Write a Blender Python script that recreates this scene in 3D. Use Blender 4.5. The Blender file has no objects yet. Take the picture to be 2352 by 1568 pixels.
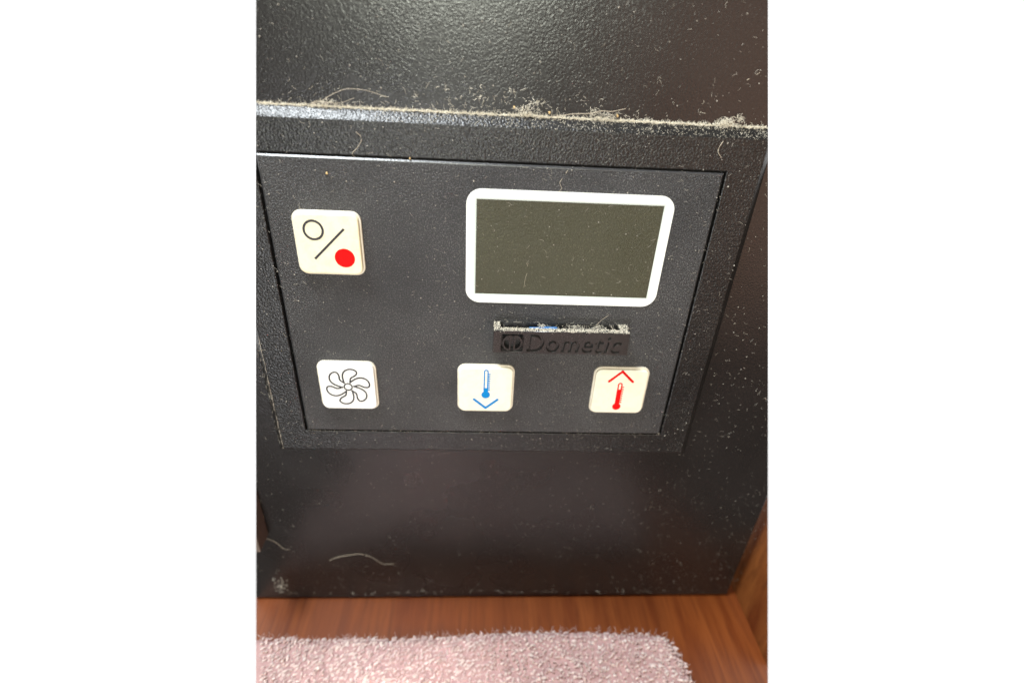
import bpy, bmesh, math, random
from math import radians, sin, cos, pi
from mathutils import Vector, Matrix, Euler, noise
random.seed(7)
scene = bpy.context.scene
COL = scene.collection
U = 0.1                      # one plate width = 0.1 m; all measures below are in plate widths

# ------------------------------------------------------------------ camera
CAM = Vector((0.47448, -1.15864, 0.24664))
EUL = Euler((1.0373, -0.0505, -0.0406), 'XYZ')
_F = 1208.64
cam_d = bpy.data.cameras.new('camera'); cam = bpy.data.objects.new('camera', cam_d); COL.objects.link(cam)
cam.location = CAM * U; cam.rotation_euler = EUL
cam_d.sensor_width = 36.0; cam_d.lens = _F / 2352 * 36.0
cam_d.clip_start = 0.005; cam_d.clip_end = 20
cam_d.dof.use_dof = True; cam_d.dof.focus_distance = 0.126; cam_d.dof.aperture_fstop = 9.0
scene.camera = cam

# ------------------------------------------------------------------ world: white surroundings behind, dim room in front
w = bpy.data.worlds.new('World'); scene.world = w; w.use_nodes = True
nt = w.node_tree; nt.nodes.clear()
tc = nt.nodes.new('ShaderNodeTexCoord'); sx = nt.nodes.new('ShaderNodeSeparateXYZ')
nt.links.new(tc.outputs['Generated'], sx.inputs[0])
rp = nt.nodes.new('ShaderNodeValToRGB'); rp.color_ramp.interpolation = 'LINEAR'
e = rp.color_ramp.elements
e[0].position = 0.60; e[0].color = (0.070, 0.050, 0.040, 1)
e[1].position = 0.655; e[1].color = (1.02, 1.02, 1.02, 1)
ma = nt.nodes.new('ShaderNodeMath'); ma.operation = 'MULTIPLY_ADD'; ma.inputs[1].default_value = 0.5; ma.inputs[2].default_value = 0.5
nt.links.new(sx.outputs['Y'], ma.inputs[0]); nt.links.new(ma.outputs[0], rp.inputs[0])
bg = nt.nodes.new('ShaderNodeBackground'); bg.inputs['Strength'].default_value = 1.0
wo = nt.nodes.new('ShaderNodeOutputWorld')
nt.links.new(rp.outputs[0], bg.inputs[0]); nt.links.new(bg.outputs[0], wo.inputs[0])

# ------------------------------------------------------------------ lamps
def area(name, loc, target, size, power, color, size_y=None):
    d = bpy.data.lights.new(name, 'AREA'); d.energy = power; d.color = color
    d.shape = 'RECTANGLE'; d.size = size * U; d.size_y = (size_y or size) * U
    o = bpy.data.objects.new(name, d); COL.objects.link(o)
    o.location = Vector(loc) * U
    o.rotation_euler = (Vector(target) - Vector(loc)).to_track_quat('-Z', 'Y').to_euler()
    return o
area('window_lamp', (-0.8, -0.45, 3.0), (0.2, -0.05, -0.2), 1.3, 2.6, (0.90, 0.96, 1.0), 0.8)
area('room_lamp', (0.0, -9.0, 2.1), (0.4, 0, 0.2), 1.5, 4.6, (0.96, 1.0, 0.86), 1.3)
area('sheen_fill', (-0.9, -6.0, -2.6), (0.3, 0, -0.3), 1.5, 1.75, (0.95, 0.97, 1.0))  # added fill, set low so its sheen lands on the face plate
area('bounce_fill', (3.8, -5.0, -0.3), (0.9, 0, 0.1), 3.0, 0.62, (1.0, 0.56, 0.38), 4.5)  # added warm fill imitating bounce off unseen wood at the right
beam = area('towel_fill', (-0.6, -3.4, 1.6), (0.22, -0.76, -1.45), 0.3, 0.040, (1.0, 0.96, 0.95))  # added fill brightening the near towel so the cabinet mirrors it
beam.data.spread = radians(11)

scene.view_settings.view_transform = 'Standard'; scene.view_settings.look = 'None'
scene.view_settings.exposure = 0.2; scene.view_settings.gamma = 1.0
scene.view_settings.use_curve_mapping = False
scene.render.resolution_x = 1024; scene.render.resolution_y = 682

# ------------------------------------------------------------------ helpers
RM = EUL.to_matrix()
XL, XR = (588 - 1176) / _F, (1764 - 1176) / _F
PLANES = [RM @ Vector((1, 0, XL)), RM @ Vector((-1, 0, -XR))]     # the model is a cut piece: its two side cuts

def trim(bm):
    for n in PLANES:
        geom = bm.verts[:] + bm.edges[:] + bm.faces[:]
        r = bmesh.ops.bisect_plane(bm, geom=geom, plane_co=CAM, plane_no=n, clear_inner=True, clear_outer=False, dist=1e-7)
        ed = [g for g in r['geom_cut'] if isinstance(g, bmesh.types.BMEdge) and g.is_boundary]
        if ed:
            try: bmesh.ops.holes_fill(bm, edges=ed, sides=0)
            except Exception: pass

def link(name, me, parent=None, mats=()):
    o = bpy.data.objects.new(name, me); COL.objects.link(o)
    for m in mats: me.materials.append(m)
    if parent is not None:
        o.parent = parent; o.matrix_parent_inverse = Matrix.Translation(-parent.location)
    return o

def build(name, bm, mats, parent=None, cut=False, smooth=False, recalc=True):
    if not isinstance(mats, (list, tuple)): mats = [mats]
    if recalc: bmesh.ops.recalc_face_normals(bm, faces=bm.faces[:])
    if cut: trim(bm)
    for v in bm.verts: v.co *= U
    if smooth:
        for f in bm.faces: f.smooth = True
    me = bpy.data.meshes.new(name); bm.to_mesh(me); bm.free()
    return link(name, me, parent, mats)

def tag(o, label=None, cat=None, group=None, kind=None):
    if label: o['label'] = label
    if cat: o['category'] = cat
    if group: o['group'] = group
    if kind: o['kind'] = kind
    return o

def empty(name, loc):
    o = bpy.data.objects.new(name, None); COL.objects.link(o); o.location = Vector(loc) * U
    o.empty_display_size = 0.01
    return o

def box(bm, x0, x1, y0, y1, z0, z1, bev=0.0, seg=2, mat=0):
    r = bmesh.ops.create_cube(bm, size=1.0)
    vs = r['verts']
    for v in vs:
        v.co = Vector((x0 + (v.co.x + .5) * (x1 - x0), y0 + (v.co.y + .5) * (y1 - y0), z0 + (v.co.z + .5) * (z1 - z0)))
    if bev:
        es = list({e for v in vs for e in v.link_edges})
        bmesh.ops.bevel(bm, geom=es, offset=bev, segments=seg, affect='EDGES', profile=0.5)

def rrect(x0, x1, z0, z1, r, n=8):
    pts = []
    for cx, cz, a0 in ((x1 - r, z1 - r, 0), (x0 + r, z1 - r, 90), (x0 + r, z0 + r, 180), (x1 - r, z0 + r, 270)):
        if r <= 1e-9: pts.append((cx, cz)); continue
        for k in range(n + 1):
            a = radians(a0 + 90 * k / n); pts.append((cx + r * cos(a), cz + r * sin(a)))
    return pts

def stack(bm, x0, x1, z0, z1, r, layers, n=8, cap_first=True, cap_last=True):
    """rounded rectangle rings: layers = (inset, y)"""
    rings = []
    for ins, y in layers:
        rr = max(r - ins, 0.0005)
        rings.append([bm.verts.new((px, y, pz)) for px, pz in rrect(x0 + ins, x1 - ins, z0 + ins, z1 - ins, rr, n)])
    m = len(rings[0])
    for a, b in zip(rings, rings[1:]):
        for k in range(m):
            bm.faces.new((a[k], a[(k + 1) % m], b[(k + 1) % m], b[k]))
    if cap_first: bm.faces.new(rings[0])
    if cap_last: bm.faces.new(rings[-1])
    return rings

def ribbon(bm, pts, width, y, closed=False, round_caps=False, thick=0.0006):
    P = [Vector((a, b)) for a, b in pts]; n = len(P); h = width / 2; L = []; Rr = []
    for i in range(n):
        if closed: d0 = (P[i] - P[i - 1]); d1 = (P[(i + 1) % n] - P[i])
        else: d0 = P[i] - P[i - 1] if i else P[1] - P[0]; d1 = P[i + 1] - P[i] if i < n - 1 else P[i] - P[i - 1]
        d0.normalize(); d1.normalize(); t = (d0 + d1).normalized(); nn = Vector((-t.y, t.x))
        m = h / max(0.35, nn.dot(Vector((-d0.y, d0.x))))
        L.append(P[i] + nn * m); Rr.append(P[i] - nn * m)
    def quad(a, b, c, d):
        f = [bm.verts.new((q.x, y, q.y)) for q in (a, b, c, d)]; k = [bm.verts.new((q.x, y + thick, q.y)) for q in (a, b, c, d)]
        bm.faces.new(f)
        for i in range(4): bm.faces.new((f[i], k[i], k[(i + 1) % 4], f[(i + 1) % 4]))
    for i in range(n if closed else n - 1):
        j = (i + 1) % n; quad(L[i], L[j], Rr[j], Rr[i])
    if round_caps:
        for q in (P[0], P[-1]): disc(bm, q.x, q.y, h, y - 0.00003, thick)
    bmesh.ops.remove_doubles(bm, verts=bm.verts[:], dist=1e-6)

def disc(bm, cx, cz, r, y, thick=0.0006, n=32, ry=None):
    f = [bm.verts.new((cx + r * cos(2 * pi * k / n), y, cz + (ry or r) * sin(2 * pi * k / n))) for k in range(n)]
    b = [bm.verts.new((v.co.x, y + thick, v.co.z)) for v in f]
    bm.faces.new(f)
    for k in range(n): bm.faces.new((f[k], b[k], b[(k + 1) % n], f[(k + 1) % n]))

def smooth_pts(pts, closed=False, sub=5):
    n = len(pts); out = []
    P = [Vector(p) for p in pts]
    rng = range(n if closed else n - 1)
    for i in rng:
        p0 = P[i - 1] if (closed or i) else P[0]; p1 = P[i]; p2 = P[(i + 1) % n]
        p3 = P[(i + 2) % n] if (closed or i + 2 < n) else P[-1]
        for k in range(sub):
            t = k / sub
            out.append(0.5 * ((2 * p1) + (-p0 + p2) * t + (2 * p0 - 5 * p1 + 4 * p2 - p3) * t * t + (-p0 + 3 * p1 - 3 * p2 + p3) * t ** 3))
    if not closed: out.append(P[-1])
    return out

class Tubes:
    """many thin tubes collected as ONE mesh"""
    def __init__(s): s.v = []; s.f = []
    def add(s, pts, r0, r1=None, sides=4):
        r1 = r0 if r1 is None else r1; n = len(pts); base = len(s.v)
        for i, p in enumerate(pts):
            d = (pts[min(i + 1, n - 1)] - pts[max(i - 1, 0)])
            if d.length < 1e-9: d = Vector((0, 0, 1))
            d.normalize(); a = d.orthogonal().normalized() if i == 0 else (a - d * a.dot(d)).normalized()
            b = d.cross(a); r = r0 + (r1 - r0) * i / (n - 1)
            for k in range(sides):
                t = 2 * pi * k / sides; s.v.append((p + a * (r * cos(t)) + b * (r * sin(t))) * U)
        for i in range(n - 1):
            for k in range(sides):
                q = base + i * sides; s.f.append((q + k, q + (k + 1) % sides, q + sides + (k + 1) % sides, q + sides + k))
        s.f.append(tuple(base + k for k in range(sides))[::-1]); s.f.append(tuple(base + (n - 1) * sides + k for k in range(sides)))
    def speck(s, p, r):
        base = len(s.v); q = []
        for d in ((1, 0, 0), (-1, 0, 0), (0, 1, 0), (0, -1, 0), (0, 0, 1), (0, 0, -1)):
            s.v.append((p + Vector(d) * r * random.uniform(.5, 1.3)) * U)
        for a, b, c in ((0, 2, 4), (2, 1, 4), (1, 3, 4), (3, 0, 4), (2, 0, 5), (1, 2, 5), (3, 1, 5), (0, 3, 5)):
            s.f.append((base + a, base + b, base + c))
    def make(s, name, mat, parent=None, smooth=False):
        me = bpy.data.meshes.new(name); me.from_pydata([tuple(v) for v in s.v], [], s.f); me.update()
        if smooth: me.polygons.foreach_set('use_smooth', [True] * len(me.polygons))
        return link(name, me, parent, [mat])

def inside(p, m=0.0):
    p = Vector(p) - CAM
    return all(n.dot(p) > m for n in PLANES)

# ------------------------------------------------------------------ materials
def mat(name, color, rough=0.5, spec=0.5, **kw):
    m = bpy.data.materials.new(name); m.use_nodes = True; t = m.node_tree; b = t.nodes['Principled BSDF']
    b.inputs['Base Color'].default_value = (*color, 1); b.inputs['Roughness'].default_value = rough
    b.inputs['Specular IOR Level'].default_value = spec
    return m, t, b

def coords(t, scale=(1, 1, 1)):
    tc = t.nodes.new('ShaderNodeTexCoord'); mp = t.nodes.new('ShaderNodeMapping'); mp.inputs['Scale'].default_value = scale
    t.links.new(tc.outputs['Object'], mp.inputs[0]); return mp.outputs[0]

def nz(t, vec, scale, detail=2, rough=0.5, dist=0.0):
    n = t.nodes.new('ShaderNodeTexNoise'); n.inputs['Scale'].default_value = scale; n.inputs['Detail'].default_value = detail
    n.inputs['Roughness'].default_value = rough; n.inputs['Distortion'].default_value = dist
    t.links.new(vec, n.inputs['Vector']); return n.outputs['Fac']

def ramp(t, fac, p0, p1, c0=(0, 0, 0, 1), c1=(1, 1, 1, 1)):
    r = t.nodes.new('ShaderNodeValToRGB'); r.color_ramp.elements[0].position = p0; r.color_ramp.elements[1].position = p1
    r.color_ramp.elements[0].color = c0; r.color_ramp.elements[1].color = c1
    t.links.new(fac, r.inputs[0]); return r.outputs[0]

def mixc(t, fac, a, b):
    m = t.nodes.new('ShaderNodeMix'); m.data_type = 'RGBA'
    if isinstance(fac, float): m.inputs[0].default_value = fac
    else: t.links.new(fac, m.inputs[0])
    for i, c in ((6, a), (7, b)):
        if isinstance(c, tuple): m.inputs[i].default_value = (*c, 1)
        else: t.links.new(c, m.inputs[i])
    return m.outputs[2]

def mathn(t, op, a, b):
    m = t.nodes.new('ShaderNodeMath'); m.operation = op
    for i, c in enumerate((a, b)):
        if isinstance(c, (int, float)): m.inputs[i].default_value = c
        else: t.links.new(c, m.inputs[i])
    return m.outputs[0]

def plastic(name, color, rough, spec, grain, depth, grain2=None, dust=0.12, dust_scale=2600, dustcol=(0.34, 0.31, 0.28), thresh=(0.60, 0.74)):
    m, t, b = mat(name, color, rough, spec)
    v = coords(t)
    g1 = nz(t, v, grain, 1.4, 0.5, 0.25)
    h = g1
    if grain2: h = mathn(t, 'ADD', g1, mathn(t, 'MULTIPLY', nz(t, v, grain2, 2, 0.5), 0.6))
    bp = t.nodes.new('ShaderNodeBump'); bp.inputs['Strength'].default_value = 1.0; bp.inputs['Distance'].default_value = depth
    t.links.new(h, bp.inputs['Height']); t.links.new(bp.outputs[0], b.inputs['Normal'])
    d1 = ramp(t, nz(t, v, dust_scale, 2, 0.6), *thresh)
    d2 = ramp(t, nz(t, v, 45, 2, 0.5), 0.25, 0.8)
    fac = mathn(t, 'MULTIPLY', mathn(t, 'MULTIPLY', mathn(t, 'ADD', mathn(t, 'MULTIPLY', d1, 0.9), 0.07), mathn(t, 'ADD', mathn(t, 'MULTIPLY', d2, 0.8), 0.25)), dust)
    t.links.new(mixc(t, fac, color, dustcol), b.inputs['Base Color'])
    t.links.new(mathn(t, 'ADD', mathn(t, 'MULTIPLY', fac, 0.5), mathn(t, 'ADD', mathn(t, 'MULTIPLY', d2, 0.05), rough)), b.inputs['Roughness'])
    return m

M = {}
M['plate'] = plastic('grained_plate_plastic', (0.023, 0.0225, 0.0245), 0.34, 0.5, 2700, 0.00038, 5200, dust=1.5, dust_scale=3300, dustcol=(0.21, 0.205, 0.20), thresh=(0.52, 0.72))
M['bezel'] = plastic('leather_grain_plastic', (0.008, 0.0077, 0.0080), 0.29, 0.38, 2100, 0.00019, None, dust=0.45, dust_scale=3000)
M['cabinet'] = plastic('painted_cabinet_metal', (0.012, 0.0105, 0.0105), 0.25, 0.5, 2500, 0.000060, None, dust=0.16, dust_scale=2200)
M['badge'] = plastic('badge_plastic', (0.026, 0.0250, 0.0250), 0.24, 0.5, 3800, 0.000020, None, dust=0.4, dust_scale=4000)
M['neighbour'] = plastic('brownish_cover_plastic', (0.13, 0.098, 0.08), 0.5, 0.5, 1500, 0.00002, None, dust=0.2)
M['edge'] = plastic('smooth_plate_edge', (0.03, 0.03, 0.032), 0.30, 0.6, 2600, 0.00005, None, dust=0.6)
M['slot_shade'] = mat('slot_shade_black', (0.004, 0.004, 0.004), 0.8, 0.1)[0]  # shade of the open slot as a near-black colour

def white(name, c, c2, grain=False):
    m, t, b = mat(name, c, 0.42, 0.4); v = coords(t)
    s = ramp(t, nz(t, v, 420, 4, 0.65), 0.42, 0.75); s2 = ramp(t, nz(t, v, 2500, 2, 0.6), 0.55, 0.8)
    f = mathn(t, 'MULTIPLY', mathn(t, 'ADD', s, mathn(t, 'MULTIPLY', s2, 0.5)), 0.8)
    t.links.new(mixc(t, f, c, c2), b.inputs['Base Color'])
    if grain:
        bp = t.nodes.new('ShaderNodeBump'); bp.inputs['Distance'].default_value = 0.00002
        t.links.new(nz(t, v, 4500, 3), bp.inputs['Height']); t.links.new(bp.outputs[0], b.inputs['Normal'])
    return m
M['cap_cream'] = white('yellowed_button_plastic', (0.90, 0.82, 0.58), (0.76, 0.66, 0.43))
M['cap_white'] = white('white_button_plastic', (0.95, 0.94, 0.90), (0.90, 0.88, 0.82))
M['cap_ivory'] = white('ivory_button_plastic', (0.92, 0.87, 0.70), (0.85, 0.77, 0.58))
M['flange'] = white('ivory_flange_plastic', (0.74, 0.68, 0.56), (0.60, 0.52, 0.40))
M['border'] = white('printed_white_border', (0.95, 0.96, 0.92), (0.92, 0.93, 0.88), True)
M['border_in'] = white('printed_pale_inner_line', (0.66, 0.72, 0.68), (0.62, 0.68, 0.64), True)
M['screen'] = plastic('unlit_olive_screen', (0.044, 0.042, 0.020), 0.35, 0.5, 2900, 0.00022, 5200, dust=0.8, dust_scale=2600, dustcol=(0.20, 0.19, 0.12), thresh=(0.54, 0.74))
M['ink'] = mat('black_ink', (0.035, 0.032, 0.036), 0.6, 0.3)[0]
M['red'] = mat('red_ink', (0.72, 0.002, 0.002), 0.7, 0.15)[0]
M['blue'] = mat('blue_ink', (0.002, 0.22, 0.58), 0.7, 0.15)[0]
M['sensor'] = mat('blue_sensor_plastic', (0.03, 0.16, 0.42), 0.4, 0.5)[0]
M['lint'] = mat('beige_lint', (0.72, 0.66, 0.54), 0.95, 0.1)[0]
M['dust'] = mat('pale_dust', (0.42, 0.38, 0.32), 0.95, 0.1)[0]
M['hair'] = mat('pale_hair', (0.55, 0.47, 0.36), 0.6, 0.3)[0]
M['crumb'] = mat('tan_crumb', (0.66, 0.46, 0.22), 0.9, 0.1)[0]

def wood(name, c1, c2, c3, sc, rough=0.38):
    m, t, b = mat(name, c1, rough, 0.5); v = coords(t, sc)
    a = nz(t, v, 1.0, 5, 0.62, 0.8); a2 = nz(t, v, 6.0, 4, 0.6, 0.3)
    col = mixc(t, ramp(t, a, 0.36, 0.66), c1, c2)
    col = mixc(t, mathn(t, 'MULTIPLY', ramp(t, a2, 0.5, 0.72), 0.55), col, c3)
    t.links.new(col, b.inputs['Base Color'])
    bp = t.nodes.new('ShaderNodeBump'); bp.inputs['Distance'].default_value = 0.00004
    t.links.new(a2, bp.inputs['Height']); t.links.new(bp.outputs[0], b.inputs['Normal'])
    return m
M['wood'] = wood('varnished_shelf_wood', (0.145, 0.031, 0.005), (0.23, 0.060, 0.012), (0.080, 0.015, 0.003), (160, 9, 160))
M['wood2'] = wood('varnished_side_wood', (0.15, 0.034, 0.007), (0.30, 0.10, 0.024), (0.07, 0.014, 0.004), (60, 60, 14), 0.6)
M['wood2'].node_tree.nodes['Principled BSDF'].inputs['Specular IOR Level'].default_value = 0.2

def towelmat():
    m, t, b = mat('pink_terry', (0.80, 0.58, 0.56), 0.95, 0.1); v = coords(t)
    col = mixc(t, ramp(t, nz(t, v, 220, 3, 0.6), 0.35, 0.7), (0.66, 0.50, 0.465), (0.80, 0.69, 0.64))
    col = mixc(t, ramp(t, nz(t, v, 900, 1, 0.5), 0.4, 0.65), col, (0.46, 0.31, 0.29))
    t.links.new(col, b.inputs['Base Color']); b.inputs['Subsurface Weight'].default_value = 0.25; b.inputs['Subsurface Radius'].default_value = (1, .6, .5); b.inputs['Subsurface Scale'].default_value = 0.0010
    return m
M['towel'] = towelmat()
M['towel_base'] = mat('pink_terry_ground', (0.46, 0.29, 0.275), 0.95, 0.1)[0]  # shade between the loops put into this darker ground colour

# ================================================================== large structure
YC = 0.027                                            # front of the cabinet
bm = bmesh.new(); box(bm, -0.9, 1.426, YC, YC + 0.10, -1.540, 1.0, 0.006, 3)
o = build('cabinet_panel', bm, M['cabinet'], cut=True)
tag(o, 'large dusty black painted metal panel standing behind the control panel', 'cabinet panel')

bm = bmesh.new(); box(bm, -0.9, 1.4655, -0.98, 0.30, -1.65, -1.549)
o = build('shelf_board', bm, M['wood'], cut=True)
tag(o, 'reddish brown varnished wooden board lying flat beneath the pink towel', 'wooden board')
bm = bmesh.new(); box(bm, 1.4685, 1.62, -0.98, 0.30, -1.65, 1.0)
o = build('side_board', bm, M['wood2'], cut=True)
tag(o, 'upright varnished wooden board at the right end of the flat board', 'wooden board')

bm = bmesh.new(); box(bm, -0.9, -0.197, -0.046, YC - 0.0005, -1.200, 0.6, 0.004, 2)
o = build('appliance_cover', bm, M['neighbour'], cut=True)
tag(o, 'brownish plastic cover corner sticking out of the black panel at the left edge', 'cover')

# ================================================================== control panel
root = empty('control_panel', (0.5, YC, -0.8336))
tag(root, 'dusty dark grey climate control panel with four white buttons and a blank display', 'control panel')
# bezel: sloping rim with an opening for the face plate
YB = 0.0045
bm = bmesh.new()
fx0, fx1, fz0, fz1 = -0.0785, 1.083, -0.813, 0.0735
ox0, ox1, oz0, oz1 = -0.0075, 1.0065, -0.7455, 0.0035
def ring(x0, x1, z0, z1, y): return [bm.verts.new(c) for c in ((x0, y, z0), (x1, y, z0), (x1, y, z1), (x0, y, z1))]
c = 0.0026
rs = [ring(fx0 - .0206, fx1 + .0206, fz0 - .0206, fz1 + .0206, YC - 0.0003),
      ring(fx0 - c * .8, fx1 + c * .8, fz0 - c * .8, fz1 + c * .8, YB + c),
      ring(fx0 + c * .3, fx1 - c * .3, fz0 + c * .3, fz1 - c * .3, YB + c * .1),
      ring(fx0 + c, fx1 - c, fz0 + c, fz1 - c, YB),
      ring(ox0 - c, ox1 + c, oz0 - c, oz1 + c, YB), ring(ox0 - c * .25, ox1 + c * .25, oz0 - c * .25, oz1 + c * .25, YB + c * .3),
      ring(ox0, ox1, oz0, oz1, YB + c), ring(ox0, ox1, oz0, oz1, YC - 0.002)]
for a, b in zip(rs, rs[1:]):
    for k in range(4): bm.faces.new((a[k], a[(k + 1) % 4], b[(k + 1) % 4], b[k]))
bm.faces.new(rs[-1])
build('bezel', bm, M['bezel'], root, cut=True)
# face plate
bm = bmesh.new()
stack(bm, 0, 1, -0.7394, 0, 0.001, [(0, YC - 0.003), (0, 0.0036), (0.0030, 0.0004), (0.0044, 0.0)], n=2)
for f in bm.faces:
    if 0.0001 < f.calc_center_median().y < 0.0035: f.material_index = 1      # smooth moulded edge
build('face_plate', bm, [M['plate'], M['edge']], root, cut=True)

# display
bm = bmesh.new()
def ann(bm, outer, inner, y, mi):
    n = len(outer); a = [bm.verts.new((p[0], y, p[1])) for p in outer]; b = [bm.verts.new((p[0], y, p[1])) for p in inner]
    for k in range(n):
        f = bm.faces.new((a[k], a[(k + 1) % n], b[(k + 1) % n], b[k])); f.material_index = mi
    return a, b
N = 10
out = rrect(0.4372, 0.9055, -0.3285, -0.0530, 0.034, N)
mid = rrect(0.4560, 0.8857, -0.3090, -0.0722, 0.0006, N)
inn = rrect(0.4598, 0.8817, -0.3050, -0.0757, 0.0003, N)
a, b = ann(bm, out, mid, -0.0012, 0)
sk = [bm.verts.new((v.co.x, 0.0002, v.co.z)) for v in a]
for k in range(len(a)): bm.faces.new((a[k], a[(k + 1) % len(a)], sk[(k + 1) % len(a)], sk[k]))
n = len(mid); c2 = [bm.verts.new((p[0], -0.0007, p[1])) for p in inn]
for k in range(n):
    f = bm.faces.new((b[k], b[(k + 1) % n], c2[(k + 1) % n], c2[k])); f.material_index = 1
disp = build('display_border', bm, [M['border'], M['border_in']], root)
bm = bmesh.new(); stack(bm, 0.4590, 0.8825, -0.3058, -0.0749, 0.0003, [(0, 0.0002), (0, -0.0005)], n=1)
build('screen', bm, M['screen'], disp)

# badge: wedge with dusty top ledge, slot, engraved lettering
A = Vector((0.5075, -0.0470, -0.3815)); B = Vector((0.5075, -0.0150, -0.4640)); BX1 = 0.8440
bm = bmesh.new()
prof = [(0.0004, -0.3815), (-0.0405, -0.3815), (-0.0085, -0.4640), (0.0004, -0.4690)]   # body; the engraved front skin follows
l = [bm.verts.new((0.5068, y, z)) for y, z in prof]; r = [bm.verts.new((BX1 + max(0, -0.3815 - z) * 0.15, y, z)) for y, z in prof]
bm.faces.new(l); bm.faces.new(r[::-1])
for k in range(4): bm.faces.new((l[k], r[k], r[(k + 1) % 4], l[(k + 1) % 4]))
KB = 20.0
for v in bm.verts: v.co *= KB / U
badge = build('badge', bm, M['badge'], root)

def cutter(me_or_bm):
    if isinstance(me_or_bm, bmesh.types.BMesh):
        bm = me_or_bm; bmesh.ops.recalc_face_normals(bm, faces=bm.faces[:])
        me = bpy.data.meshes.new('cutter'); bm.to_mesh(me); bm.free()
    else: me = me_or_bm
    return me
def face_pt(x, s, d=0.0):
    """point on badge face: s along the slope from the top, d outwards"""
    dv = (B - A); L = dv.length; dv.normalize(); nrm = Vector((0, dv.z, -dv.y)); 
    if nrm.y > 0: nrm = -nrm
    return Vector((x, A.y, A.z)) + dv * (s * L) + nrm * d
cuts = []
# engraved front skin: one filled outline with the emblem square and the letters as openings
fc = bpy.data.curves.new('lettering', 'FONT'); fc.body = 'Dometic'; fc.size = 1.0; fc.space_character = 1.08; fc.resolution_u = 6
fo = bpy.data.objects.new('lettering', fc); COL.objects.link(fo)
bpy.context.view_layer.update()
for q in bpy.context.selected_objects: q.select_set(False)
fo.select_set(True); bpy.context.view_layer.objects.active = fo
bpy.ops.object.convert(target='CURVE')
fo = bpy.context.view_layer.objects.active; cu = fo.data
bps = [p for sp_ in cu.splines for p in sp_.bezier_points]
tx0 = min(p.co.x for p in bps); tx1 = max(p.co.x for p in bps); ty0 = min(p.co.y for p in bps); ty1 = max(p.co.y for p in bps)
LF = (B - A).length
def tomap(c):
    return Vector(((0.594 + (c.x - tx0) / (tx1 - tx0) * 0.238) * KB, -(0.93 - (c.y - ty0) / (ty1 - ty0) * 0.80) * LF * KB, 0))
flat = []                                             # trace every letter outline as a plain closed polygon
for sp_ in cu.splines:
    B_ = sp_.bezier_points; out_ = []
    for k in range(len(B_)):
        p, q = B_[k], B_[(k + 1) % len(B_)]
        straight = (p.handle_right - p.co).cross(q.co - p.co).length < 1e-6 and (q.handle_left - q.co).cross(q.co - p.co).length < 1e-6
        for t in ([0.0] if straight else [0.0, .2, .4, .6, .8]):
            c_ = p.co * (1 - t) ** 3 + p.handle_right * 3 * t * (1 - t) ** 2 + q.handle_left * 3 * t * t * (1 - t) + q.co * t ** 3
            m_ = tomap(c_); out_.append((m_.x / KB, -m_.y / KB / LF))
    flat.append(out_)
cu.splines.clear()
ex0, ex1, s0, s1 = 0.5275, 0.5825, 0.14, 0.93
def poly(pts):
    sp_ = cu.splines.new('POLY'); sp_.points.add(len(pts) - 1); sp_.use_cyclic_u = True
    for k, (px, ps) in enumerate(pts): sp_.points[k].co = (px * KB, -ps * LF * KB, 0, 1)
for o_ in flat: poly(o_)
poly([(ex0 + px * (ex1 - ex0), s0 + pz * (s1 - s0)) for px, pz in rrect(0, 1, 0, 1, 0.12, 4)])
poly([(0.5068, 0.0), (0.5068, 1.0), (BX1 + 0.0124, 1.0), (BX1, 0.0)])
cu.dimensions = '2D'; cu.fill_mode = 'BOTH'; cu.extrude = 0.0025 * KB; cu.bevel_depth = 0.0007 * KB; cu.bevel_resolution = 2; cu.offset = -0.0013 * KB
bpy.context.view_layer.update()
tme = bpy.data.meshes.new_from_object(fo.evaluated_get(bpy.context.evaluated_depsgraph_get()))
bpy.data.objects.remove(fo)
bm = bmesh.new(); bm.from_mesh(tme)
for v in bm.verts:
    x_, s_, d_ = v.co.x / KB, -v.co.y / KB / LF, v.co.z / KB - 0.0032      # d_: 0 at the front, -0.0064 at the back
    if 0.03 < s_ < 0.985: k_ = -d_ / 0.0064; x_ -= 0.0012 * k_; s_ -= 0.030 * k_
    v.co = face_pt(x_, s_, d_)
for f in bm.faces: f.material_index = 0
build('engraved_front', bm, M['badge'], badge)
bm = bmesh.new(); fr = []; bk = []                    # deeper well behind the emblem
for px, pz in rrect(0, 1, 0, 1, 0.12, 4):
    for l_, d_ in ((fr, -0.0040), (bk, -0.0140)): l_.append(bm.verts.new(face_pt(ex0 - .0015 + px * (ex1 - ex0), s0 - .05 + pz * (s1 - s0), d_) * KB))
bm.faces.new(fr); bm.faces.new(bk[::-1])
for k in range(len(fr)): bm.faces.new((fr[k], bk[k], bk[(k + 1) % len(fr)], fr[(k + 1) % len(fr)]))
cuts.append(cutter(bm))
bm = bmesh.new(); box(bm, 0.5235, 0.8230, -0.0300, -0.0018, -0.405, -0.370)
for v in bm.verts: v.co *= KB
cuts.append(cutter(bm))
tmp = []
for me in cuts:
    co = bpy.data.objects.new('cutter', me); COL.objects.link(co); tmp.append(co)
    md = badge.modifiers.new('b', 'BOOLEAN'); md.operation = 'DIFFERENCE'; md.object = co; md.solver = 'EXACT'; md.use_self = True
bpy.context.view_layer.update()
nm = bpy.data.meshes.new_from_object(badge.evaluated_get(bpy.context.evaluated_depsgraph_get()))
badge.modifiers.clear(); badge.data = nm
for co in tmp: bpy.data.objects.remove(co)
nm.transform(Matrix.Scale(U / KB, 4)); nm.materials.clear(); nm.materials.append(M['badge'])
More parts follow.
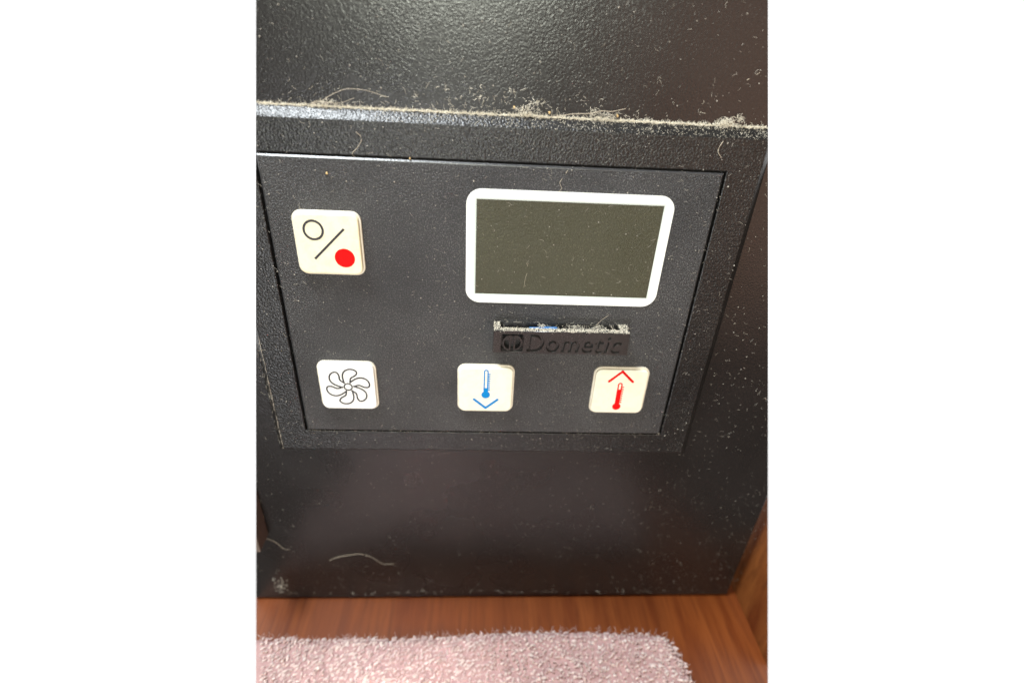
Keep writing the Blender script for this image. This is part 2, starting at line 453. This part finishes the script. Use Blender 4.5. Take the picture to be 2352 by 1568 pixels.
# emblem: two raised half rings inside the recess
bm = bmesh.new()
def raised(pts2, wd, d0, d1):
    P = [Vector(p) for p in pts2]; n = len(P)
    for i in range(n):
        p, q = P[i], P[(i + 1) % n]; t = (q - p).normalized(); nn = Vector((-t.y, t.x)) * wd / 2
        cs = [p + nn, q + nn, q - nn, p - nn]
        f = [bm.verts.new(face_pt(ex0 + c.x * (ex1 - ex0), s0 + c.y * (s1 - s0), d1)) for c in cs]
        k = [bm.verts.new(face_pt(ex0 + c.x * (ex1 - ex0), s0 + c.y * (s1 - s0), d0)) for c in cs]
        bm.faces.new(f)
        for j in range(4): bm.faces.new((f[j], k[j], k[(j + 1) % 4], f[(j + 1) % 4]))
for sg in (-1, 1):
    pts = [(0.5 + sg * (0.10 + 0.32 * cos(radians(a))), 0.5 + 0.40 * sin(radians(a))) for a in range(-90, 91, 15)]
    raised(pts, 0.070, -0.0120, -0.0006 - 0.0002 * sg)
build('emblem', bm, M['badge'], badge)
bm = bmesh.new(); box(bm, 0.5240, 0.8225, -0.0296, -0.0022, -0.4046, -0.4030)
build('slot_shade_sheet', bm, M['slot_shade'], badge)  # dark sheet on the slot floor, painting in the shade of its depth
bm = bmesh.new()
box(bm, 0.595, 0.640, -0.0245, -0.0100, -0.402, -0.3870, 0.004, 3); box(bm, 0.632, 0.668, -0.0260, -0.0080, -0.402, -0.3860, 0.004, 3)
build('sensor', bm, M['sensor'], badge, smooth=True)

# push buttons --------------------------------------------------------
HS = 0.0755
def button(cx, cz, capmat, label):
    bm = bmesh.new()
    stack(bm, cx - HS, cx + HS, cz - HS, cz + HS, 0.021, [(0, 0.0), (0, -0.0042), (0.0008, -0.0052), (0.0030, -0.0055)], cap_first=False)
    fl = build('push_button', bm, M['flange'], root); fl['label'] = label
    bm = bmesh.new()
    stack(bm, cx - HS, cx + HS, cz - HS, cz + HS, 0.021,
          [(0.0042, -0.0052), (0.0042, -0.0095), (0.0046, -0.0112), (0.0056, -0.0124), (0.0072, -0.0131), (0.0090, -0.0132)], cap_first=False)
    build('key_cap', bm, capmat, fl, smooth=False)
    return fl
YS = -0.0136
b1 = button(0.1290, -0.1893, M['cap_cream'], 'yellowed white button with a circle, slash and red dot')
b2 = button(0.1302, -0.5818, M['cap_white'], 'white button with a black fan symbol')
b3 = button(0.4925, -0.5834, M['cap_ivory'], 'white button with a blue thermometer above a downward chevron')
b4 = button(0.8552, -0.5824, M['cap_ivory'], 'white button with a red thermometer below an upward chevron')

bm = bmesh.new()
ribbon(bm, [(0.1290 - 0.0291 + 0.0206 * cos(radians(a)), -0.1893 + 0.0336 + 0.0213 * sin(radians(a))) for a in range(0, 360, 9)], 0.0052, YS, True)
build('circle_mark', bm, M['ink'], b1)
bm = bmesh.new(); ribbon(bm, [(0.1290 + 0.0381, -0.1893 + 0.0382), (0.1290 - 0.0342, -0.1893 - 0.0343)], 0.0052, YS)
build('slash_mark', bm, M['ink'], b1)
bm = bmesh.new(); disc(bm, 0.1290 + 0.0331, -0.1893 - 0.0304, 0.0226, YS, n=48)
build('red_dot', bm, M['red'], b1)
# fan: six curved outline blades round a hub
fcx, fcz = 0.1302 + 0.0011, -0.5818 + 0.0017
bl = [(-0.008, 0.0126), (-0.0103, 0.0306), (-0.0085, 0.0432), (-0.0023, 0.0522), (0.0083, 0.0571), (0.0192, 0.0558), (0.0263, 0.0503), (0.0266, 0.044), (0.0216, 0.0371), (0.0124, 0.0311), (0.0089, 0.0257), (0.0072, 0.0135)]
bl = [(x - 0.0011, z - 0.0017) for x, z in bl]
bm = bmesh.new()
for k in range(6):
    a = radians(60 * k); ca, sa = cos(a), sin(a)
    pts = smooth_pts([(fcx + x * ca - z * sa, fcz + x * sa + z * ca) for x, z in bl], sub=4)
    ribbon(bm, [(p.x, p.y) for p in pts], 0.0042, YS - 0.00004 * k)
ribbon(bm, [(fcx + 0.0105 * cos(radians(a)), fcz + 0.0105 * sin(radians(a))) for a in range(0, 360, 30)], 0.0036, YS - 0.0003, True)
build('fan_mark', bm, M['ink'], b2)

def thermo(cx, cz, top, bulb, level, tick0, tick1, m, parent, br=0.0115):
    bm = bmesh.new()
    hw = 0.0046
    pts = [(cx - hw, cz + bulb + 0.006)] + [(cx + hw * cos(radians(a)), cz + top - hw + hw * sin(radians(a))) for a in range(180, -1, -15)] + [(cx + hw, cz + bulb + 0.006)]
    ribbon(bm, pts, 0.0036, YS)
    zz0, zz1 = cz + bulb, cz + level
    ribbon(bm, [(cx, zz0), (cx, zz1)], 2 * hw, YS + 0.0001)
    disc(bm, cx, cz + bulb, br, YS - 0.0001)
    for k in range(8):
        z = cz + tick0 + (tick1 - tick0) * k / 7
        ribbon(bm, [(cx + hw, z - 0.0004), (cx + hw + 0.0068, z + 0.0004)], 0.0037, YS + 0.00008)
    build('thermometer_mark', bm, m, parent)
def chevron(pts, m, parent):
    bm = bmesh.new(); ribbon(bm, pts, 0.0068, YS, round_caps=True); build('chevron_mark', bm, m, parent)
thermo(0.4925 + 0.0003, -0.5834, 0.0640, -0.0150, 0.0070, 0.0510, 0.0010, M['blue'], b3)
chevron([(0.4925 - 0.0308, -0.5834 - 0.0305), (0.4925 + 0.0010, -0.5834 - 0.0590), (0.4925 + 0.0322, -0.5834 - 0.0308)], M['blue'], b3)
thermo(0.8552 - 0.0014, -0.5824, 0.0293, -0.0482, 0.0090, 0.0165, -0.0340, M['red'], b4)
chevron([(0.8552 - 0.0334, -0.5824 + 0.0350), (0.8552 - 0.0016, -0.5824 + 0.0672), (0.8552 + 0.0308, -0.5824 + 0.0350)], M['red'], b4)

# ================================================================== towel
tw = empty('towel', (0.4, -0.5, -1.549))
tag(tw, 'pale pink terry towel folded flat on the brown wooden board', 'towel')
TT = -1.440
def right_x(y): return 1.150 + 0.18 * max(0.0, -0.20 - y) ** 1.0 * 0.9 + 0.006 * sin(y * 40)
def tsurf(x, y):
    """top height of the towel, rounded towards its back and right edges"""
    by = -0.150 - 0.010 * sin(x * 5.0 + 1) - 0.02 * max(0, x - 1.0)
    d = min(by - y, right_x(y) - x)
    corner = (by - y < 0.055 and right_x(y) - x < 0.055)
    if corner: d = 0.055 - math.hypot(0.055 - (by - y), 0.055 - (right_x(y) - x))
    if d < -0.001: return None
    r = 0.045
    k = 1.0 if d >= r else math.sqrt(max(0.0, 1 - ((r - d) / r) ** 2))
    z = -1.545 + (TT + 1.545) * (0.25 + 0.75 * k)
    return z + 0.012 * noise.noise(Vector((x * 4, y * 5, 3))) + 0.004 * noise.noise(Vector((x * 14, y * 14, 8)))
bm = bmesh.new(); gv = {}
nx, ny = 150, 72
for i in range(nx + 1):
    for j in range(ny + 1):
        x = -0.45 + 1.80 * i / nx; y = -0.145 - 0.78 * j / ny
        z = tsurf(x, y)
        if z is not None: gv[i, j] = bm.verts.new((x, y, z - 0.008))
for i in range(nx):
    for j in range(ny):
        q = [(i, j), (i + 1, j), (i + 1, j + 1), (i, j + 1)]
        if all(k in gv for k in q): bm.faces.new([gv[k] for k in q])
be = [e for e in bm.edges if e.is_boundary]
r = bmesh.ops.extrude_edge_only(bm, edges=be)
for v in r['geom']:
    if isinstance(v, bmesh.types.BMVert): v.co.z = -1.5485
build('towel_ground', bm, M['towel_base'], tw, cut=True, smooth=True)
T = Tubes(); sp = 0.0132; rowh = 0.0142
def seed(T, p, d, length, r, bend):
    prof = (0.55, 0.95, 1.0, 0.92, 0.68, 0.30); n = len(prof); sides = 6; base = len(T.v)
    a = d.orthogonal().normalized(); b = d.cross(a)
    for i, q in enumerate(prof):
        t = i / (n - 1); c = p + d * (length * t) + bend * (t * t * length)
        for k in range(sides):
            w = 2 * pi * k / sides; T.v.append((c + a * (r * q * cos(w)) + b * (r * q * 0.8 * sin(w))) * U)
    for i in range(n - 1):
        for k in range(sides):
            q = base + i * sides; T.f.append((q + k, q + (k + 1) % sides, q + sides + (k + 1) % sides, q + sides + k))
    T.f.append(tuple(base + (n - 1) * sides + k for k in range(sides)))
for j in range(int(0.80 / rowh)):
    for i in range(int(1.80 / sp)):
        x = -0.45 + i * sp + (0.5 * sp if j % 2 else 0) + random.uniform(-.004, .004); y = -0.148 - j * rowh + random.uniform(-.004, .004)
        z = tsurf(x, y)
        if z is None or not inside((x, y, z), 0.006): continue
        wob = noise.noise(Vector((x * 6, y * 6, 1))); rt = min(1, max(0, (x - 0.1) / 0.6))
        d = Vector((0.60 - 0.65 * rt + 0.7 * wob + random.uniform(-.35, .35), 0.55 - 0.75 * rt + random.uniform(-.35, .35), 0.85)).normalized()
        seed(T, Vector((x, y, z - 0.013)), d, random.uniform(0.017, 0.026), random.uniform(0.0042, 0.0058), Vector((random.uniform(-.3, .3), random.uniform(-.3, .1), -0.25)))
for k in range(1400):
    x = random.uniform(-.3, 1.2); y = random.uniform(-.36, -.148); z = tsurf(x, y)
    if z is None or not inside((x, y, z), 0.006): continue
    pts = [Vector((x, y, z))]; d = Vector((random.uniform(-1, 1), random.uniform(-1, 1), 1.2)).normalized()
    for q in range(4):
        pts.append(pts[-1] + d * 0.006); d = (d + Vector((random.uniform(-.5, .5), random.uniform(-.5, .5), -.2))).normalized()
    T.add(pts, 0.0006, 0.0004, 3)
lp = T.make('terry_loops', M['towel'], tw, smooth=True); lp['kind'] = 'stuff'

# ================================================================== dust, lint, hairs
def fib(T, p, length, r, spread=(1, 1, 1), curl=0.8, seg=4):
    d = Vector((random.uniform(-1, 1) * spread[0], random.uniform(-1, 1) * spread[1], random.uniform(-1, 1) * spread[2]))
    if d.length < 1e-4: d = Vector((1, 0, 0))
    d.normalize(); pts = [p.copy()]
    for k in range(seg):
        d = (d + Vector((random.uniform(-1, 1) * spread[0], random.uniform(-1, 1) * spread[1], random.uniform(-1, 1) * spread[2])) * curl).normalized()
        pts.append(pts[-1] + d * length / seg)
    T.add(pts, r, r * 0.7, 3)

# lint lying along the top of the bezel
T = Tubes(); ZT = fz1 + .0206
x = 0.0
for k in range(3200):
    x = random.uniform(0.0, 1.10)
    if not inside((x, YC, ZT), 0.004): continue
    lump = 1 + 2.2 * math.exp(-((x - 0.56) / 0.018) ** 2) + 1.0 * math.exp(-((x - 0.715) / 0.012) ** 2) + 3.0 * math.exp(-((x - 0.985) / 0.022) ** 2) + 0.8 * max(0, noise.noise(Vector((x * 30, 0, 0))))
    p = Vector((x, YC - random.uniform(0.0005, 0.0035), ZT + random.uniform(-0.0014, 0.0006) + abs(random.gauss(0, 0.0009)) * lump))
    fib(T, p, random.uniform(0.003, 0.008), random.uniform(0.00030, 0.0006), (1, .35, .5), 0.8, 3)
for k in range(130):   # loose fluff caught on the cabinet just above the rim
    x = random.gauss(0.52, 0.22); z = ZT + abs(random.gauss(0, 0.022))
    if inside((x, YC, z), 0.004): fib(T, Vector((x, YC - .0012, z)), random.uniform(0.003, 0.014), 0.0003, (1, .1, .8), 0.9, 5)
for cx_, cz_, n_ in ((0.395, .135, 6), (0.462, .128, 9), (0.468, .145, 4), (0.52, .14, 7), (0.56, .105, 55), (0.575, .12, 22), (0.70, .105, 26), (0.735, .10, 40), (0.985, .100, 110), (1.01, .110, 35), (0.155, .10, 30)):
    for k in range(n_):
        x = random.gauss(cx_, .009); z = cz_ + random.gauss(0, .004)
        if inside((x, YC, z), 0.004): fib(T, Vector((x, YC - random.uniform(.001, .008), z)), random.uniform(0.005, 0.014), 0.00042, (1, .4, .8), 0.9, 5)
for k in range(1500):   # dust film on the sloping top of the rim, denser to the right
    x = random.uniform(0.25, 1.09); q = random.random()
    if random.random() > 0.25 + 0.7 * x or not inside((x, YC, ZT), 0.004): continue
    p = Vector((x, YB + .001 + (YC - YB - .002) * q - .0006, fz1 + .0206 * q + .0006))
    if random.random() < .75: T.speck(p, random.uniform(.0004, .0010))
    else: fib(T, p, random.uniform(.003, .007), .0003, (1, .5, .5), .8, 3)
for k in range(260):
    x = random.uniform(0.0, 1.10)
    if not inside((x, YC, ZT), 0.004): continue
    fib(T, Vector((x, YC - .003, ZT)), random.uniform(0.008, 0.018), 0.0003, (.8, .3, 1), 0.7, 5)
o = T.make('lint_line', M['lint'], smooth=False); tag(o, 'beige line of lint settled along the top edge of the control panel rim', 'lint', kind='stuff')

# dust carpet on the ledge of the badge
T = Tubes()
for k in range(3600):
    x = random.uniform(0.508, 0.843); y = random.uniform(-0.0462, -0.0008)
    inslot = 0.5235 < x < 0.823 and y > -0.0300
    if inslot:
        lumpx = math.exp(-((x - 0.628) / 0.008) ** 2) + math.exp(-((x - 0.718) / 0.024) ** 2) * 0.7 + math.exp(-((x - 0.770) / 0.010) ** 2)
        if random.random() > lumpx * 0.9: continue
        p = Vector((x, y, -0.3850 + random.uniform(-.004, .003)))
    else: p = Vector((x, y, -0.3812 + random.uniform(0, .0012)))
    if random.random() < .6: T.speck(p, random.uniform(0.0006, 0.0016))
    else: fib(T, p, random.uniform(0.002, 0.007), 0.0004, (1, 1, .5), 0.9, 3)
for k in range(40):
    fib(T, Vector((random.uniform(0.51, 0.84), random.choice((-0.002, -0.03, -0.045)), -0.381)), random.uniform(0.008, 0.022), 0.0003, (1, .6, .8), 0.8, 6)
o = T.make('badge_lint', M['lint']); tag(o, 'beige dust and fluff packed on the ledge above the engraved badge', 'lint', kind='stuff')

# specks everywhere on the black and grey surfaces
T = Tubes(); TF = Tubes()
def surf_y(x, z):
    if 0 < x < 1 and -0.739 < z < 0: return -0.0004
    if fx0 < x < fx1 and fz0 < z < fz1: return YB - 0.0003
    return YC - 0.0003
def blocked(x, z):
    for cx, cz in ((.129, -.1893), (.1302, -.5818), (.4925, -.5834), (.8552, -.5824)):
        if abs(x - cx) < .085 and abs(z - cz) < .085: return True
    if .5 < x < .85 and -.475 < z < -.375: return True
    if .43 < x < .91 and -.335 < z < -.05 and not (.462 < x < .879 and -.303 < z < -.078): return True
    return False
cnt = 0
while cnt < 2900:
    x = random.uniform(-0.35, 1.45); z = random.uniform(-1.53, 0.34)
    dens = 0.34 + 0.35 * max(0, x - .3) + 0.40 * (z > -.8) + (0.5 if -0.1 < z < 0.2 else 0) + (0.3 if x > 1 and z < -.1 else 0)
    dens *= 0.5 + 1.2 * max(0, noise.noise(Vector((x * 6, z * 6, 2))) + 0.35)
    if random.random() > dens or blocked(x, z): continue
    y = surf_y(x, z)
    if y == YC - 0.0003 and fx0 - .025 < x < fx1 + .025 and fz0 - .025 < z < fz1 + .025: continue
    if not inside((x, y, z), 0.003): continue
    cnt += 1
    k = random.random(); s = 1.0 - 0.25 * (z < -.8)
    if k < .72: T.speck(Vector((x, y, z)), random.choice((.0006, .0007, .0009, .0012, .0018)) * s * random.uniform(.7, 1.2))
    else: fib(T, Vector((x, y - .0004, z)), random.uniform(0.003, 0.013) * s, 0.00034 * s, (1, .08, .7), 0.6, 4)
for k in range(70):   # scuffs near the lower left corner and along the bottom
    p = Vector((-0.205 + random.gauss(0, .012), YC - .0004, -1.462 + random.gauss(0, .020)))
    if inside(p, .003): T.speck(p, random.uniform(.0008, .0032))
for k in range(60):
    p = Vector((random.uniform(-.2, 1.2), YC - .0004, -1.515 + random.gauss(0, .006)))
    if inside(p, .003): fib(T, p, random.uniform(.004, .014), .0005, (1, .03, .1), .3, 3)
for k in range(150):   # short pale fibres along the left edge of the rim
    z = random.uniform(-.812, -.45); p = Vector((fx0 - .0012 + random.gauss(0, .0006), YB + .0004, z))
    if inside(p, .003): fib(T, p, random.uniform(.004, .010), .00042, (.05, .05, 1), .2, 3)
    p = Vector((fx0 - .014 + random.gauss(0, .0016), YB + .0140, z))
    if k % 3 == 0 and inside(p, .003): fib(T, p, random.uniform(.004, .010), .0004, (.05, .05, 1), .2, 3)
o = T.make('dust_specks', M['dust']); tag(o, 'pale dust specks and tiny fibres scattered over the black surfaces', 'dust', kind='stuff')
# dust packed in the joint under the face plate
T = Tubes()
for k in range(420):
    x = random.uniform(0.0, 1.0); p_ = 0.9 if x < .55 else 0.3
    if random.random() > p_ * (0.4 + max(0, noise.noise(Vector((x * 22, 4, 4))) * 2 + .3)): continue
    T.speck(Vector((x, YB + random.uniform(-.0012, .001), -0.7440 + random.uniform(-.0012, .001))), random.uniform(.0005, .0013))
for k in range(10): T.speck(Vector((0.9985 + random.uniform(-.002, .002), 0.002, -0.7405 + random.uniform(-.002, .002))), .0015)
o = T.make('joint_dust', M['dust']); tag(o, 'thin broken line of dust in the joint below the grey face plate', 'dust', kind='stuff')

# single hairs and crumbs
def hair(pts, y, r, label, m='hair'):
    T = Tubes(); P = smooth_pts([(x, y + 0.002 * sin(i * 1.7), z) for i, (x, z) in enumerate(pts)], sub=6)
    P = [p for p in P if inside(p, 0.002)]
    T.add(P, r, r * .7, 5); o = T.make('hair', M[m], smooth=True); tag(o, label, 'hair')
hair([(0.1202, 0.0983), (0.1432, 0.1045), (0.1576, 0.1134), (0.1924, 0.1283), (0.2255, 0.1289), (0.2517, 0.124), (0.2734, 0.1174)], 0.020, .00050, 'long arched pale hair on the upper left of the black cabinet above the rim')
hair([(0.1225, 0.0994), (0.1342, 0.1041), (0.1561, 0.102), (0.183, 0.1033), (0.2084, 0.1127)], 0.021, .00045, 'short wavy hair under the long arched one above the rim')
hair([(0.5734, 0.0955), (0.615, 0.0959), (0.656, 0.1034), (0.6901, 0.1061), (0.7165, 0.1118), (0.7388, 0.1117), (0.766, 0.119)], 0.020, .0007, 'tan hair rising to the right from the lint above the display')
hair([(-0.0196, -1.3321), (0.0095, -1.3167), (0.0556, -1.3015), (0.0858, -1.2954), (0.1188, -1.3132), (0.1419, -1.3366), (0.1611, -1.3485), (0.1954, -1.3486)], 0.0235, .00058, 'pale wavy hair on the black panel just above the wooden board')
hair([(-0.238, -1.2035), (-0.208, -1.2193), (-0.178, -1.2375), (-0.1609, -1.2633), (-0.1434, -1.2746)], 0.0215, .00058, 'pale hair beside the brownish cover at the lower left')
hair([(0.7652, -0.3847), (0.7783, -0.3693), (0.7948, -0.352)], -0.004, .0005, 'straight short hair leaning out of the slot above the badge')
hair([(0.21, 0.0514), (0.2201, 0.0388), (0.2104, 0.0207), (0.1989, 0.009), (0.2026, 0.0001)], 0.003, .00055, 'crooked fibre on the rim above the left half of the face plate')
hair([(0.9815, 0.0664), (0.9765, 0.0532), (0.976, 0.044), (0.9861, 0.0325)], 0.003, .0007, 'hooked fibre on the rim near its upper right corner')
hair([(1.0100, 0.1830), (1.0220, 0.1900), (1.0330, 0.1980)], 0.0262, .0006, 'straight scratch-like fibre on the cabinet at the upper right')
hair([(0.655, -0.006), (0.648, -0.020), (0.640, -0.033), (0.645, -0.045), (0.638, -0.055)], -0.0012, .0005, 'kinked fibre hanging above the top border of the display')
hair([(0.580, -0.222), (0.584, -0.240), (0.579, -0.262), (0.577, -0.285)], -0.0016, .0004, 'faint vertical fibre on the lower left of the dark screen')

def crumb(x, y, z, r, label):
    bm = bmesh.new(); bmesh.ops.create_icosphere(bm, subdivisions=2, radius=r)
    for v in bm.verts: v.co = v.co * (1 + .35 * noise.noise(v.co / r * 1.3 + Vector((x * 50, 0, 0)))) ; v.co.x *= .8; v.co += Vector((x, y, z))
    o = build('crumb', bm, M['crumb'], smooth=True); tag(o, label, 'crumb')
crumb(0.142, -0.0022, -0.0335, .0030, 'small tan crumb on the grey plate above the power button')
crumb(0.608, 0.0240, 0.1030, .0030, 'yellow crumb above the lint line, just left of the tan hair')
crumb(0.534, 0.0240, 0.1100, .0028, 'yellowish crumb above the rim left of the biggest fluff knot')
crumb(0.752, 0.0240, 0.1035, .0028, 'yellowish crumb under the right end of the tan hair')
crumb(0.318, 0.0020, 0.0030, .0022, 'pinkish white crumb in the joint above the top middle of the plate')
